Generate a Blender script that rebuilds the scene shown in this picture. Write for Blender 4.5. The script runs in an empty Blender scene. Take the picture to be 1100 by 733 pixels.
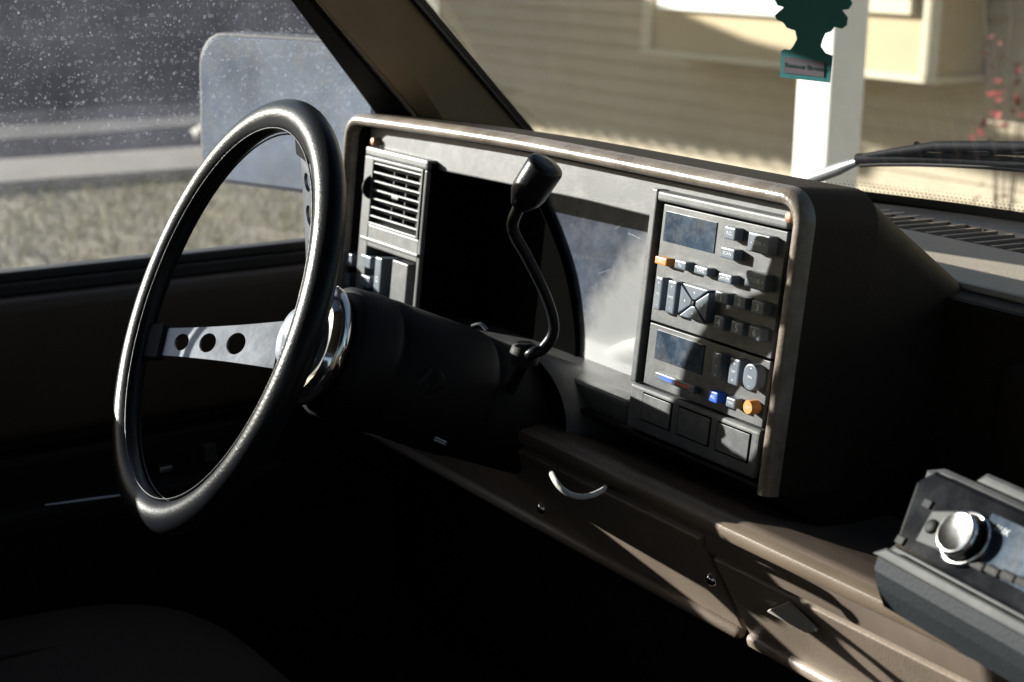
import bpy, bmesh, math, random
from mathutils import Vector as V, Matrix
random.seed(7)
S = bpy.context.scene
COL = S.collection
R_ = math.radians
# ------------------------------------------------------------------ camera
F = 1650.0
cX = V((1140, 443, -F)).normalized()
dd = (F*F-1140*306)/375.0
cZ = V((-(306-.06*dd), -dd, -F)).normalized()
cX = (cX-cZ*cX.dot(cZ)).normalized()
cY = cZ.cross(cX)
CAM = V((.889, -.879, 1.65))
def ray(px, py):
    c = V((px-550, py-366.5, F))/F
    return V((cX.dot(c), cY.dot(c), cZ.dot(c)))
def W(px, py, ax, val):
    r = ray(px, py); return CAM+r*((val-CAM[ax])/r[ax])
def Wt(px, py, t): return CAM+ray(px, py)*t
def Wp(px, py, p, n):
    r = ray(px, py); return CAM+r*((V(p)-CAM).dot(V(n))/r.dot(V(n)))
cd = bpy.data.cameras.new('camera'); cam = bpy.data.objects.new('camera', cd); COL.objects.link(cam)
r3 = V((cX.x, cY.x, cZ.x)); d3 = V((cX.y, cY.y, cZ.y)); f3 = V((cX.z, cY.z, cZ.z))
m = Matrix((r3, -d3, -f3)).transposed().to_4x4(); m.translation = CAM
cam.matrix_world = m
cd.sensor_width = 36; cd.lens = F/1100*36; cd.clip_end = 1000; cd.clip_start = .01
cd.dof.use_dof = True; cd.dof.focus_distance = 1.38; cd.dof.aperture_fstop = 7.5
S.camera = cam
# ------------------------------------------------------------------ light
AZ, EL = R_(58.5), R_(15)
TOS = V((-math.sin(AZ)*math.cos(EL), -math.cos(AZ)*math.cos(EL), math.sin(EL)))
w = bpy.data.worlds.new('World'); S.world = w; w.use_nodes = True
nt = w.node_tree; bg = nt.nodes['Background']
sky = nt.nodes.new('ShaderNodeTexSky'); sky.sky_type = 'NISHITA'; sky.sun_disc = False
sky.sun_elevation = EL; sky.sun_rotation = math.atan2(TOS.x, TOS.y)
nt.links.new(sky.outputs[0], bg.inputs[0]); bg.inputs[1].default_value = .05
sl = bpy.data.lights.new('sun', 'SUN'); so = bpy.data.objects.new('sun', sl); COL.objects.link(so)
sl.energy = 5; sl.angle = R_(.5); sl.color = (1, .965, .90)
so.rotation_euler = TOS.to_track_quat('Z', 'Y').to_euler()
S.view_settings.view_transform = 'Standard'; S.view_settings.look = 'None'; S.view_settings.exposure = 1.65
# ------------------------------------------------------------------ materials
def mat(name, col, rough=.5, metal=0, var=.15, vs=6, bump=0, bs=300, spec=.5, dust=0, coat=0, scr=0, alpha=None):
    m = bpy.data.materials.new(name); m.use_nodes = True
    n = m.node_tree.nodes; l = m.node_tree.links; p = n['Principled BSDF']
    p.inputs['Roughness'].default_value = rough; p.inputs['Metallic'].default_value = metal
    p.inputs['Specular IOR Level'].default_value = spec; p.inputs['Coat Weight'].default_value = coat
    tc = n.new('ShaderNodeTexCoord')
    nz = n.new('ShaderNodeTexNoise'); nz.inputs['Scale'].default_value = vs; nz.inputs['Detail'].default_value = 8
    nz.inputs['Roughness'].default_value = .65
    l.new(tc.outputs['Object'], nz.inputs['Vector'])
    mx = n.new('ShaderNodeMix'); mx.data_type = 'RGBA'
    mr = n.new('ShaderNodeMapRange'); mr.inputs[1].default_value = .3; mr.inputs[2].default_value = .7
    l.new(nz.outputs[0], mr.inputs[0]); l.new(mr.outputs[0], mx.inputs[0])
    mx.inputs[6].default_value = (*[c*(1-var) for c in col], 1); mx.inputs[7].default_value = (*[min(1, c*(1+var)) for c in col], 1)
    out = mx.outputs[2]
    if dust:
        n2 = n.new('ShaderNodeTexNoise'); n2.inputs['Scale'].default_value = 35; n2.inputs['Detail'].default_value = 10; n2.inputs['Roughness'].default_value = .75
        l.new(tc.outputs['Object'], n2.inputs['Vector'])
        r2 = n.new('ShaderNodeMapRange'); r2.inputs[1].default_value = .45; r2.inputs[2].default_value = .75; r2.inputs[4].default_value = dust
        l.new(n2.outputs[0], r2.inputs[0])
        m2 = n.new('ShaderNodeMix'); m2.data_type = 'RGBA'; m2.inputs[7].default_value = (.45, .43, .40, 1)
        l.new(r2.outputs[0], m2.inputs[0]); l.new(out, m2.inputs[6]); out = m2.outputs[2]
    l.new(out, p.inputs['Base Color'])
    rr = n.new('ShaderNodeMapRange'); rr.inputs[3].default_value = max(.02, rough-.08); rr.inputs[4].default_value = min(1, rough+.12)
    l.new(nz.outputs[0], rr.inputs[0]); l.new(rr.outputs[0], p.inputs['Roughness'])
    if bump:
        b = n.new('ShaderNodeTexNoise'); b.inputs['Scale'].default_value = bs; b.inputs['Detail'].default_value = 3
        l.new(tc.outputs['Object'], b.inputs['Vector'])
        bp = n.new('ShaderNodeBump'); bp.inputs['Strength'].default_value = bump; bp.inputs['Distance'].default_value = .6/bs
        l.new(b.outputs[0], bp.inputs['Height']); l.new(bp.outputs[0], p.inputs['Normal'])
    return m
M = {}
M['rim'] = mat('black_rim_vinyl', (.009, .010, .013), .28, var=.3, bump=.2, bs=420, spec=.2)
M['alu'] = mat('brushed_aluminium', (.34, .36, .40), .34, 1, var=.25, vs=12, bump=.03, bs=150)
M['hubm'] = mat('dull_hub_metal', (.10, .115, .14), .5, .7, var=.3, vs=20)
M['chrome'] = mat('chrome', (.8, .8, .8), .09, 1, var=.1, vs=20)
M['black'] = mat('black_plastic', (.006, .006, .007), .6, bump=.2, bs=500, spec=.25)
M['hole'] = mat('matte_black', (.003, .003, .003), .95, spec=0)
M['brown'] = mat('brown_vinyl', (.11, .084, .066), .33, var=.18, vs=9, bump=.16, bs=900)
M['darkbrown'] = mat('dark_brown_vinyl', (.024, .0165, .011), .6, var=.2, bump=.3, bs=500, spec=.12)
M['lip'] = mat('worn_brown_edge', (.17, .137, .108), .27, var=.35, vs=14, bump=.3, bs=500, dust=.45, spec=.7)
M['doorbrown'] = mat('door_vinyl', (.06, .042, .028), .5, var=.15, bump=.3, bs=500)
M['knee'] = mat('lower_dash_plastic', (.22, .172, .135), .42, var=.15, vs=12, bump=.25, bs=500)
M['ledge'] = mat('tan_edge_strip', (.17, .13, .095), .4, var=.15, bump=.15, bs=500)
M['pad'] = mat('faded_dash_pad', (.42, .36, .29), .6, var=.12, bump=.3, bs=400)
M['tan'] = mat('tan_trim', (.34, .255, .16), .5, var=.15, bump=.3, bs=500)
M['grey'] = mat('charcoal_panel', (.072, .075, .081), .44, var=.16, vs=20, bump=.15, bs=700, dust=.25)
M['greydk'] = mat('charcoal_trim', (.05, .05, .052), .45, var=.2, vs=20, bump=.25, bs=600, dust=.12)
M['btn'] = mat('slate_button', (.12, .145, .18), .34, var=.10, vs=60, dust=.1)
M['orange'] = mat('orange_button', (.62, .25, .06), .45, var=.1)
M['blue'] = mat('blue_button', (.02, .10, .55), .4, var=.1)
M['red'] = mat('red_mark', (.55, .12, .05), .5)
M['ink'] = mat('white_ink', (.7, .72, .74), .6, var=.05)
M['disp'] = mat('display_glass', (.035, .055, .085), .12, var=.5, vs=40, dust=.30, coat=.5)
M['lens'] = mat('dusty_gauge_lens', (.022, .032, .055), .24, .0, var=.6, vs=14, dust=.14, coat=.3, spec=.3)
def lens_sun_patch(m):  # sunlit patch with a slanted edge, painted into the lens colour
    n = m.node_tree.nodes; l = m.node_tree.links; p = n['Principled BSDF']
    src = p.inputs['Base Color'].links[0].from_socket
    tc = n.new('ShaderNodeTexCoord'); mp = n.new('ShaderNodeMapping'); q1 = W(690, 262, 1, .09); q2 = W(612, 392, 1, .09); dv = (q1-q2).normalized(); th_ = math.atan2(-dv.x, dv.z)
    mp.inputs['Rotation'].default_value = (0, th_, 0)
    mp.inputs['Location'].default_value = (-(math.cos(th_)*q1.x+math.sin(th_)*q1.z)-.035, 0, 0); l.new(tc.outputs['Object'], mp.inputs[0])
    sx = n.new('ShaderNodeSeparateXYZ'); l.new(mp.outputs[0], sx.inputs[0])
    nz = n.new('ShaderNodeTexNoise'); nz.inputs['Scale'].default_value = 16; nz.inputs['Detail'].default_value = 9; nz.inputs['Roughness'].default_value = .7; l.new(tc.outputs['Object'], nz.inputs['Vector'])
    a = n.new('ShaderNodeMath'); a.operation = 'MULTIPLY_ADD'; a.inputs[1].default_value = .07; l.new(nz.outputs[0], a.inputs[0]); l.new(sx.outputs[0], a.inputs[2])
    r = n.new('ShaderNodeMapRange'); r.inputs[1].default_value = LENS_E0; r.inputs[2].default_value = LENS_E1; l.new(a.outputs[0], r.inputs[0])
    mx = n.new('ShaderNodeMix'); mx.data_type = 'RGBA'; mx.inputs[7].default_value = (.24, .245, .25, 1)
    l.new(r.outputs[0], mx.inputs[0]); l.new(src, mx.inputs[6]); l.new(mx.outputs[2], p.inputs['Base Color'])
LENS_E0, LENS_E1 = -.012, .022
M['screw'] = mat('copper_screw', (.45, .26, .16), .4, .5)
M['radio'] = mat('gloss_black_radio', (.006, .007, .009), .07, .0, var=.4, vs=30, coat=0)
M['radiofr'] = mat('satin_silver_plastic', (.035, .037, .040), .5, 0, var=.15, dust=.1, spec=.2)
M['radiogrey'] = mat('textured_grey_trim', (.022, .026, .030), .65, var=.15, bump=.35, bs=420, spec=.15)
M['seat'] = mat('seat_cloth', (.042, .030, .023), .95, var=.2, vs=20, bump=.6, bs=700)
M['carpet'] = mat('floor_carpet', (.02, .017, .015), 1, bump=.8, bs=300)
M['headliner'] = mat('headliner', (.05, .04, .03), .95)
M['paint'] = mat('tan_truck_paint', (.30, .25, .18), .35, coat=.6, var=.06)
M['rubber'] = mat('black_rubber', (.014, .014, .014), .6, var=.2)
M['wiper'] = mat('wiper_black', (.006, .006, .008), .7, var=.2, spec=.12)
M['wiperarm'] = mat('worn_grey_metal', (.35, .37, .38), .35, .6, var=.2)
M['cable'] = mat('white_cable', (.5, .49, .46), .5, var=.05)
M['wall'] = mat('cream_siding', (.47, .40, .285), .8, var=.08, vs=2.5, bump=.4, bs=40)
M['bay'] = mat('cream_panel', (.50, .405, .25), .75, var=.06, vs=3, bump=.3, bs=60)
M['trimw'] = mat('pale_trim', (.6, .54, .4), .7, var=.05)
M['white'] = mat('white_paint', (.82, .81, .76), .6, var=.05, vs=5)
M['pane'] = mat('window_pane', (.35, .40, .45), .1, var=.2)
M['roofing'] = mat('carport_roofing', (.25, .24, .22), .7)
M['concrete'] = mat('concrete', (.24, .22, .20), .9, var=.15, vs=1.5, bump=.5, bs=40)
M['asphalt'] = mat('asphalt', (.014, .014, .020), .95, var=.3, vs=.8, bump=.6, bs=60, spec=.05)
M['soil'] = mat('dry_ground', (.24, .21, .15), 1, var=.3, vs=1.2, bump=.6, bs=30)
M['grass'] = mat('dry_grass', (.25, .235, .125), .95, var=.3, vs=1.6, spec=.1)
M['fence'] = mat('dark_fence_wood', (.035, .032, .038), .9, var=.4, vs=2)
M['green'] = mat('green_card', (.02, .20, .21), .6, var=.1, bump=.1)
M['mauve'] = mat('mauve_label', (.13, .11, .135), .6, var=.1)
M['greenink'] = mat('green_ink', (.02, .09, .09), .6)
M['leafred'] = mat('red_leaves', (.22, .03, .025), .7, var=.3)
M['bark'] = mat('bark', (.12, .09, .07), .9)
M['mirror'] = mat('dusty_mirror', (.30, .38, .54), .16, .75, var=.3, vs=9, dust=.5)
M['worn_'] = mat('scratch_mark', (.35, .36, .38), .4, var=.1)
M['worn'] = mat('worn_asphalt_patch', (.065, .06, .06), .9, var=.6, vs=2.5)
M['stone'] = mat('pale_stone', (.45, .42, .38), .9)

def glass(name, dustcol, base, drops=0, streak=0, tint=(.84, .86, .85)):
    m = bpy.data.materials.new(name); m.use_nodes = True
    n = m.node_tree.nodes; l = m.node_tree.links
    for x in list(n):
        if x.type != 'OUTPUT_MATERIAL': n.remove(x)
    o = [x for x in n if x.type == 'OUTPUT_MATERIAL'][0]
    tr = n.new('ShaderNodeBsdfTransparent'); tr.inputs[0].default_value = (*tint, 1)
    gl = n.new('ShaderNodeBsdfGlossy'); gl.inputs['Roughness'].default_value = .02
    lw = n.new('ShaderNodeLayerWeight'); lw.inputs[0].default_value = .5
    pw_ = n.new('ShaderNodeMath'); pw_.operation = 'POWER'; pw_.inputs[1].default_value = 4.0; l.new(lw.outputs['Facing'], pw_.inputs[0])
    fr = n.new('ShaderNodeMath'); fr.operation = 'MULTIPLY_ADD'; fr.inputs[1].default_value = .55; fr.inputs[2].default_value = .035; l.new(pw_.outputs[0], fr.inputs[0])
    m1 = n.new('ShaderNodeMixShader'); l.new(fr.outputs[0], m1.inputs[0]); l.new(tr.outputs[0], m1.inputs[1]); l.new(gl.outputs[0], m1.inputs[2])
    df = n.new('ShaderNodeBsdfDiffuse'); df.inputs[0].default_value = (*dustcol, 1)
    tl = n.new('ShaderNodeBsdfTranslucent'); tl.inputs[0].default_value = (*dustcol, 1)
    ad = n.new('ShaderNodeMixShader'); ad.inputs[0].default_value = .5
    l.new(df.outputs[0], ad.inputs[1]); l.new(tl.outputs[0], ad.inputs[2])
    tc = n.new('ShaderNodeTexCoord')
    nz = n.new('ShaderNodeTexNoise'); nz.inputs['Scale'].default_value = 9; nz.inputs['Detail'].default_value = 10; nz.inputs['Roughness'].default_value = .7
    l.new(tc.outputs['Object'], nz.inputs['Vector'])
    mr = n.new('ShaderNodeMapRange'); mr.inputs[1].default_value = .35; mr.inputs[2].default_value = .75
    mr.inputs[3].default_value = base*.6; mr.inputs[4].default_value = base*1.6
    l.new(nz.outputs[0], mr.inputs[0]); fac = mr.outputs[0]
    if drops:
        for sc, th, rg in ((150, .28, .12), (330, .28, .12), (230, .24, .1)):
            vo = n.new('ShaderNodeTexVoronoi'); vo.inputs['Scale'].default_value = sc
            l.new(tc.outputs['Object'], vo.inputs['Vector'])
            # rings: bright on the lower edge of each dried drop
            g = n.new('ShaderNodeMapRange'); g.inputs[1].default_value = th-rg; g.inputs[2].default_value = th
            g.inputs[3].default_value = 0; g.inputs[4].default_value = 1
            l.new(vo.outputs['Distance'], g.inputs[0])
            g2 = n.new('ShaderNodeMath'); g2.operation = 'LESS_THAN'; g2.inputs[1].default_value = th; l.new(vo.outputs['Distance'], g2.inputs[0])
            sp = n.new('ShaderNodeSeparateColor'); l.new(vo.outputs['Color'], sp.inputs[0])
            g3 = n.new('ShaderNodeMath'); g3.operation = 'GREATER_THAN'; g3.inputs[1].default_value = .68; l.new(sp.outputs[0], g3.inputs[0])
            # only the upper part of the pane carries drops
            sx = n.new('ShaderNodeSeparateXYZ'); l.new(tc.outputs['Object'], sx.inputs[0])
            g4 = n.new('ShaderNodeMapRange'); g4.inputs[1].default_value = drops[0]; g4.inputs[2].default_value = drops[1]; l.new(sx.outputs[2], g4.inputs[0])
            a = fac
            mm = None
            for q in (g.outputs[0], g2.outputs[0], g3.outputs[0], g4.outputs[0]):
                if mm is None: mm = q
                else:
                    k = n.new('ShaderNodeMath'); k.operation = 'MULTIPLY'; l.new(mm, k.inputs[0]); l.new(q, k.inputs[1]); mm = k.outputs[0]
            k = n.new('ShaderNodeMath'); k.operation = 'MULTIPLY_ADD'; k.inputs[1].default_value = drops[2]; l.new(mm, k.inputs[0]); l.new(a, k.inputs[2]); fac = k.outputs[0]
    if streak:
        mp = n.new('ShaderNodeMapping'); mp.inputs['Rotation'].default_value = (0, .75, 0); mp.inputs['Scale'].default_value = (1.2, 1, 30)
        l.new(tc.outputs['Object'], mp.inputs[0])
        n3 = n.new('ShaderNodeTexNoise'); n3.inputs['Scale'].default_value = 3; n3.inputs['Detail'].default_value = 4; l.new(mp.outputs[0], n3.inputs['Vector'])
        g = n.new('ShaderNodeMapRange'); g.inputs[1].default_value = .60; g.inputs[2].default_value = .82; g.inputs[4].default_value = streak; l.new(n3.outputs[0], g.inputs[0])
        k = n.new('ShaderNodeMath'); k.operation = 'ADD'; l.new(fac, k.inputs[0]); l.new(g.outputs[0], k.inputs[1]); fac = k.outputs[0]
    m2 = n.new('ShaderNodeMixShader'); l.new(fac, m2.inputs[0]); l.new(m1.outputs[0], m2.inputs[1]); l.new(ad.outputs[0], m2.inputs[2])
    l.new(m2.outputs[0], o.inputs[0])
    return m
M['doorglass'] = glass('dusty_door_glass', (.55, .58, .70), .055, drops=(1.35, 1.47, .24))
M['windglass'] = glass('dusty_windshield_glass', (.60, .59, .57), .10, streak=.06)

lens_sun_patch(M['lens'])
# ------------------------------------------------------------------ mesh building
def frame(o, ex, ey, ez):
    m = Matrix((ex, ey, ez)).transposed().to_4x4(); m.translation = V(o); return m
class MB:
    def __init__(s): s.v = []; s.f = []; s.mi = []; s.sm = []; s.ms = []
    def m(s, k):
        if k not in s.ms: s.ms.append(k)
        return s.ms.index(k)
    def add(s, vs, fs, k, T=None, smooth=False):
        o = len(s.v); i = s.m(k)
        for p in vs:
            p = V(p); s.v.append(T @ p if T else p)
        for f in fs: s.f.append([o+a for a in f]); s.mi.append(i); s.sm.append(smooth)
        return s
    def bm(s, b, k, T=None, smooth=False):
        b.verts.ensure_lookup_table(); b.verts.index_update()
        s.add([v.co.copy() for v in b.verts], [[v.index for v in f.verts] for f in b.faces], k, T, smooth); b.free(); return s
    def box(s, a, b, k, T=None, bev=0, seg=2, smooth=False):
        q = bmesh.new(); bmesh.ops.create_cube(q, size=1)
        a = V(a); b = V(b)
        for v in q.verts: v.co = V([(a[i]+b[i])/2+v.co[i]*abs(b[i]-a[i]) for i in range(3)])
        if bev: bmesh.ops.bevel(q, geom=list(q.edges), offset=bev, segments=seg, affect='EDGES', profile=.6)
        return s.bm(q, k, T, smooth)
    def prism(s, poly, z0, z1, k, T=None, bev=0, smooth=False):
        q = bmesh.new(); n = len(poly)
        lo = [q.verts.new((p[0], p[1], z0)) for p in poly]; hi = [q.verts.new((p[0], p[1], z1)) for p in poly]
        q.faces.new(lo[::-1]); top = q.faces.new(hi)
        for i in range(n): q.faces.new((lo[i], lo[(i+1) % n], hi[(i+1) % n], hi[i]))
        bmesh.ops.recalc_face_normals(q, faces=q.faces)
        if bev: bmesh.ops.bevel(q, geom=list(top.edges), offset=bev, segments=2, affect='EDGES', profile=.6)
        return s.bm(q, k, T, smooth)
    def loft(s, loops, k, T=None, closed=True, caps=(False, False), smooth=True):
        n = len(loops[0]); vs = [p for L in loops for p in L]; fs = []
        for j in range(len(loops)-1):
            for i in range(n if closed else n-1):
                a = j*n+i; b = j*n+(i+1) % n; fs.append((a, b, b+n, a+n))
        s.add(vs, fs, k, T, smooth)
        if caps[0]: s.add(loops[0], [list(range(n))[::-1]], k, T)
        if caps[1]: s.add(loops[-1], [list(range(n))], k, T)
        return s
    def tube(s, pts, r, k, seg=12, caps=True, T=None):
        pts = [V(p) for p in pts]; rr = r if isinstance(r, (list, tuple)) else [r]*len(pts)
        loops = []; up = None
        for i, p in enumerate(pts):
            t = (pts[min(i+1, len(pts)-1)]-pts[max(i-1, 0)]).normalized()
            if up is None: up = t.orthogonal().normalized()
            up = (up-t*up.dot(t)).normalized(); sd = t.cross(up)
            loops.append([p+(up*math.cos(a)+sd*math.sin(a))*rr[i] for a in [2*math.pi*j/seg for j in range(seg)]])
        return s.loft(loops, k, T, caps=(caps, caps))
    def lathe(s, prof, k, T=None, seg=32, caps=(True, True)):   # prof: (r, z)
        return s.loft([[V((r*math.cos(a), r*math.sin(a), z)) for a in [2*math.pi*j/seg for j in range(seg)]] for r, z in prof], k, T, caps=caps)
    def text(s, t, size, k, T, sx=1):
        c = bpy.data.curves.new('t', 'FONT'); c.body = t; c.size = size; c.align_x = 'CENTER'; c.align_y = 'CENTER'; c.extrude = .00008; c.resolution_u = 2
        o = bpy.data.objects.new('t', c); me = bpy.data.meshes.new_from_object(o)
        s.add([V((v.co.x*sx, v.co.y, v.co.z)) for v in me.vertices], [list(p.vertices) for p in me.polygons], k, T)
        bpy.data.objects.remove(o); bpy.data.meshes.remove(me); bpy.data.curves.remove(c); return s
    def build(s, name, parent=None, origin=None):
        me = bpy.data.meshes.new(name); me.from_pydata([tuple(v) for v in s.v], [], s.f)
        for k in s.ms: me.materials.append(M[k])
        for p, i, q in zip(me.polygons, s.mi, s.sm): p.material_index = i; p.use_smooth = q
        b = bmesh.new(); b.from_mesh(me); bmesh.ops.recalc_face_normals(b, faces=b.faces); b.to_mesh(me); b.free()
        o = bpy.data.objects.new(name, me); COL.objects.link(o)
        if parent: o.parent = parent
        return o
def tag(o, label=None, cat=None, group=None, kind=None):
    for k, v in (('label', label), ('category', cat), ('group', group), ('kind', kind)):
        if v: o[k] = v
    return o
def empty(name, loc=(0, 0, 0)):
    e = bpy.data.objects.new(name, None); COL.objects.link(e); e.empty_display_size = .1; e.location = loc; return e
def rrect(x0, y0, x1, y1, r, seg=6):
    out = []
    for cx, cy, a0 in ((x1-r, y1-r, 0), (x0+r, y1-r, 90), (x0+r, y0+r, 180), (x1-r, y0+r, 270)):
        for i in range(seg+1):
            a = R_(a0+90*i/seg); out.append((cx+r*math.cos(a), cy+r*math.sin(a)))
    return out
def smooth_path(pts, n=8):
    pts = [V(p) for p in pts]; out = []
    P = [pts[0]*2-pts[1]]+pts+[pts[-1]*2-pts[-2]]
    for i in range(1, len(P)-2):
        for j in range(n):
            t = j/n; a, b, c, d = P[i-1:i+3]
            out.append(.5*((2*b)+(c-a)*t+(2*a-5*b+4*c-d)*t*t+(3*b-a-3*c+d)*t**3))
    return out+[pts[-1]]

# ------------------------------------------------------------------ the truck (origin at the world's zero, ground below the cab)
TR = empty('pickup_truck')
tag(TR, 'old brown and charcoal pickup truck interior seen from its passenger side', 'pickup truck')
P0 = Wt(700, 207, 1.40)
th = R_(6)
BN = V((0, -math.cos(th), math.sin(th))); BU = V((0, math.sin(th), math.cos(th)))
CL = frame(P0, V((1, 0, 0)), BU, BN)
CLi = CL.inverted()
def cl(px, py, n=0):
    p = CLi @ Wp(px, py, P0+BN*n, BN); return (p.x, p.y)

# bezel shell: rounded rectangle loops, the hood slopes down to the dash top behind it
bx0, bx1, by1, by0 = -.583, .207, .030, -.226
def bl(off, n, r, topdrop=0, bd=0):
    r = max(.004, r); x0, x1, y1 = bx0+off, bx1-off, by1-off
    L = [(x1, by0), (x1, by0+.06)]+[(x1-r+r*math.cos(R_(9*i)), y1-r+r*math.sin(R_(9*i))) for i in range(11)]
    L += [(x0+(x1-x0)*(1-i/12)-r*(1-i/12)+r*(i/12), y1) for i in range(1, 12)]
    L += [(x0+r-r*math.sin(R_(9*i)), y1-r+r*math.cos(R_(9*i))) for i in range(11)]+[(x0, by0+.06), (x0, by0)]
    out = []
    for x, y in L:
        if y > -.1:
            y -= topdrop
            y -= .013*max(0, min(1, (-.15-x)/.45))**1.5     # top edge falls away a little to the left
        if y < by0+.001: y -= bd
        out.append(V((x, y, n)))
    return out
b = MB()
b.loft([bl(0, -.075, .032), bl(0, -.002, .030)], 'darkbrown', CL, closed=False)
b.loft([bl(0, -.002, .030), bl(.0015, .006, .029), bl(.005, .0105, .026), bl(.009, .012, .022), bl(.0125, .0105, .019), bl(.015, .006, .017), bl(.0155, -.004, .016)], 'lip', CL, closed=False)
b.loft([bl(.0155, -.004, .016), bl(.0155, -.034, .016)], 'black', CL, closed=False)
b.box((bx0+.0005, by0, -.075), (bx1-.0005, by0+.003, -.003), 'black', CL)
lipo = b.build('instrument_bezel', TR)
b = MB()
b.loft([bl(.0008, -.010, .031, 0, .003), bl(0.0015, -.075, .034, 0, .045), bl(.004, -.105, .036, .012, .05), bl(.006, -.235, .03, .082, .06)], 'darkbrown', CL)
b.build('instrument_hood', TR)
X1q = cl(850, 240, 0)[0]-.02
# back plate of the cluster
b = MB()
b.box((bx0+.02, by0+.006, -.136), (bx1-.02, by1-.06, -.130), 'hole', CL)
b.box((X1q, by0+.004, -.045), (bx1-.014, by1-.013, -.036), 'hole', CL)
b.box((bx0+.012, by0+.004, -.045), (bx0+.03, by1-.013, -.036), 'hole', CL)
b.build('cluster_backing', TR)
# grey strip over the gauges
x0, y0 = cl(392, 158, -.016); x1, _ = cl(846, 215, -.016)
b = MB()
pts_t = [(bx0+.022, .003), (-.45, .008), (-.3, .011), (bx1-.020, .0125)]
pts_b = [(bx1-.020, -.024), (-.005, -.024), (-.12, -.0235), (-.30, -.027), (-.395, -.029), (bx0+.03, -.030)]
b.prism([*pts_t, *pts_b][::-1], -.036, -.014, 'grey', CL, bev=.0015)
b.build('upper_trim_strip', TR)

# gauge lens: set back, slightly tilted, with an inner shroud whose edge is a curve
gx0 = cl(462, 200, -.06)[0]; gx1 = cl(690, 300, -.02)[0]
b = MB()
lens_pts = []
LZ = -.085
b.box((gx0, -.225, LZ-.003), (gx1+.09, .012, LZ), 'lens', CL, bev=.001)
for i in range(34):   # fine wiping scratches in the plastic
    x = random.uniform(gx0+.12, gx1+.03); y = random.uniform(-.20, -.05); a = random.gauss(.5, .7); l_ = random.uniform(.004, .02)
    dx, dy = math.cos(a)*l_, math.sin(a)*l_; b.add([(x, y, LZ+.0003), (x+dx, y+dy, LZ+.0003), (x+dx+.0002, y+dy+.00035, LZ+.0003), (x+.0002, y+.00035, LZ+.0003)], [(0, 1, 2, 3)], 'worn_', CL)
lens = b.build('gauge_lens', TR)
b = MB()   # black bucket on the lens's left: its curved edge stands proud at the top and runs out at the foot
cpx = smooth_path([(556, 172, 0), (572, 205, 0), (592, 250, 0), (606, 290, 0), (614, 330, 0), (618, 370, 0), (616, 405, 0), (610, 440, 0)], 3)
hs_ = [.012-.008*(i/(len(cpx)-1)) for i in range(len(cpx))]
cv = [(*cl(p.x, p.y, LZ+h), LZ+h) for p, h in zip(cpx, hs_)]
b.loft([[V((x-.0025, y, LZ)) for x, y, z in cv], [V((x-.0025, y, z)) for x, y, z in cv], [V((x, y, z)) for x, y, z in cv], [V((x, y, LZ)) for x, y, z in cv]], 'hole', CL, closed=False, smooth=False)
b.loft([[V((gx0-.03, y, LZ+.004)) for x, y, z in cv], [V((x, y, LZ+.004)) for x, y, z in cv]], 'hole', CL, closed=False, smooth=False)
b.build('gauge_shroud', TR)
# lower sill of the gauge opening
b = MB()
b.box((gx0, by0+.001, -.13), (gx1+.01, -.2, -.012), 'greydk', CL, bev=.006, seg=3, smooth=False)
b.build('lower_trim_sill', TR)

# ---- vent pod at the far left
b = MB()
px0, pyT = cl(393, 157, 0); px1, _ = cl(460, 165, 0)
vx0, vy1 = cl(401, 169, 0); vx1, vy0 = cl(449, 258, 0)
podb = -.219
# frame of the pod round the vent opening
b.box((px0, vy1, -.045), (px1, pyT, 0), 'grey', CL, bev=.003)
b.box((px0, podb, -.045), (vx0, vy1-.0002, -.0004), 'grey', CL, bev=.0015)
b.box((vx1, podb, -.14), (px1, vy1-.0002, -.0003), 'grey', CL, bev=.002)
mid = cl(420, 290, 0)[1]
b.box((vx0+.0002, mid+.018, -.045), (vx1-.0002, vy0, -.0006), 'grey', CL, bev=.0015)
pod = b.build('vent_housing', TR)
b = MB(); b.box((px1+.0003, podb, -.13), (px1+.0015, pyT-.003, -.006), 'hole', CL); b.build('pod_side', pod)
b = MB(); b.box((vx0-.001, vy0-.001, -.04), (vx1+.001, vy1+.001, -.036), 'hole', CL); b.build('vent_duct', pod)
b = MB()
fr = .0035
for a, c in (((vx0, vy0), (vx0+fr, vy1)), ((vx1-fr, vy0), (vx1, vy1)), ((vx0+fr, vy1-fr), (vx1-fr, vy1)), ((vx0+fr, vy0), (vx1-fr, vy0+fr))):
    b.box((*a, -.02), (*c, .0015), 'grey', CL, bev=.0008)
b.build('vent_frame', pod)
n = 7
for i in range(n):
    b = MB(); y = vy1-fr-(vy1-vy0-2*fr)*(i+.55)/n
    T = CL @ Matrix.Translation(V(((vx0+vx1)/2, y, -.006))) @ Matrix.Rotation(R_(-28), 4, 'X')
    hw = (vx1-vx0)/2-fr
    b.box((-hw, -.0011, -.007), (hw, .0011, .007), 'grey', T, bev=.0006)
    b.build('vent_slat', pod)
for i in range(3):
    x = vx0+(vx1-vx0)*(i+1)/4
    b = MB(); b.box((x-.0006, vy0+fr, -.018), (x+.0006, vy1-fr, -.0135), 'grey', CL); b.build('vent_divider', pod)
b = MB(); c = ((vx0+vx1)/2+.004, (vy0+vy1)/2)
b.box((c[0]-.008, c[1]-.002, -.004), (c[0]+.008, c[1]+.002, .003), 'greydk', CL, bev=.001); b.build('vent_tab', pod)
b = MB()
T = CL @ Matrix.Translation(V((vx0-.001, (vy0+vy1)/2+.004, -.004))) @ Matrix.Rotation(R_(90), 4, 'Y')
b.lathe([(.013, -.0015), (.015, -.001), (.015, .001), (.013, .0015)], 'black', T, seg=28); b.build('vent_thumbwheel', pod)
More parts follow.
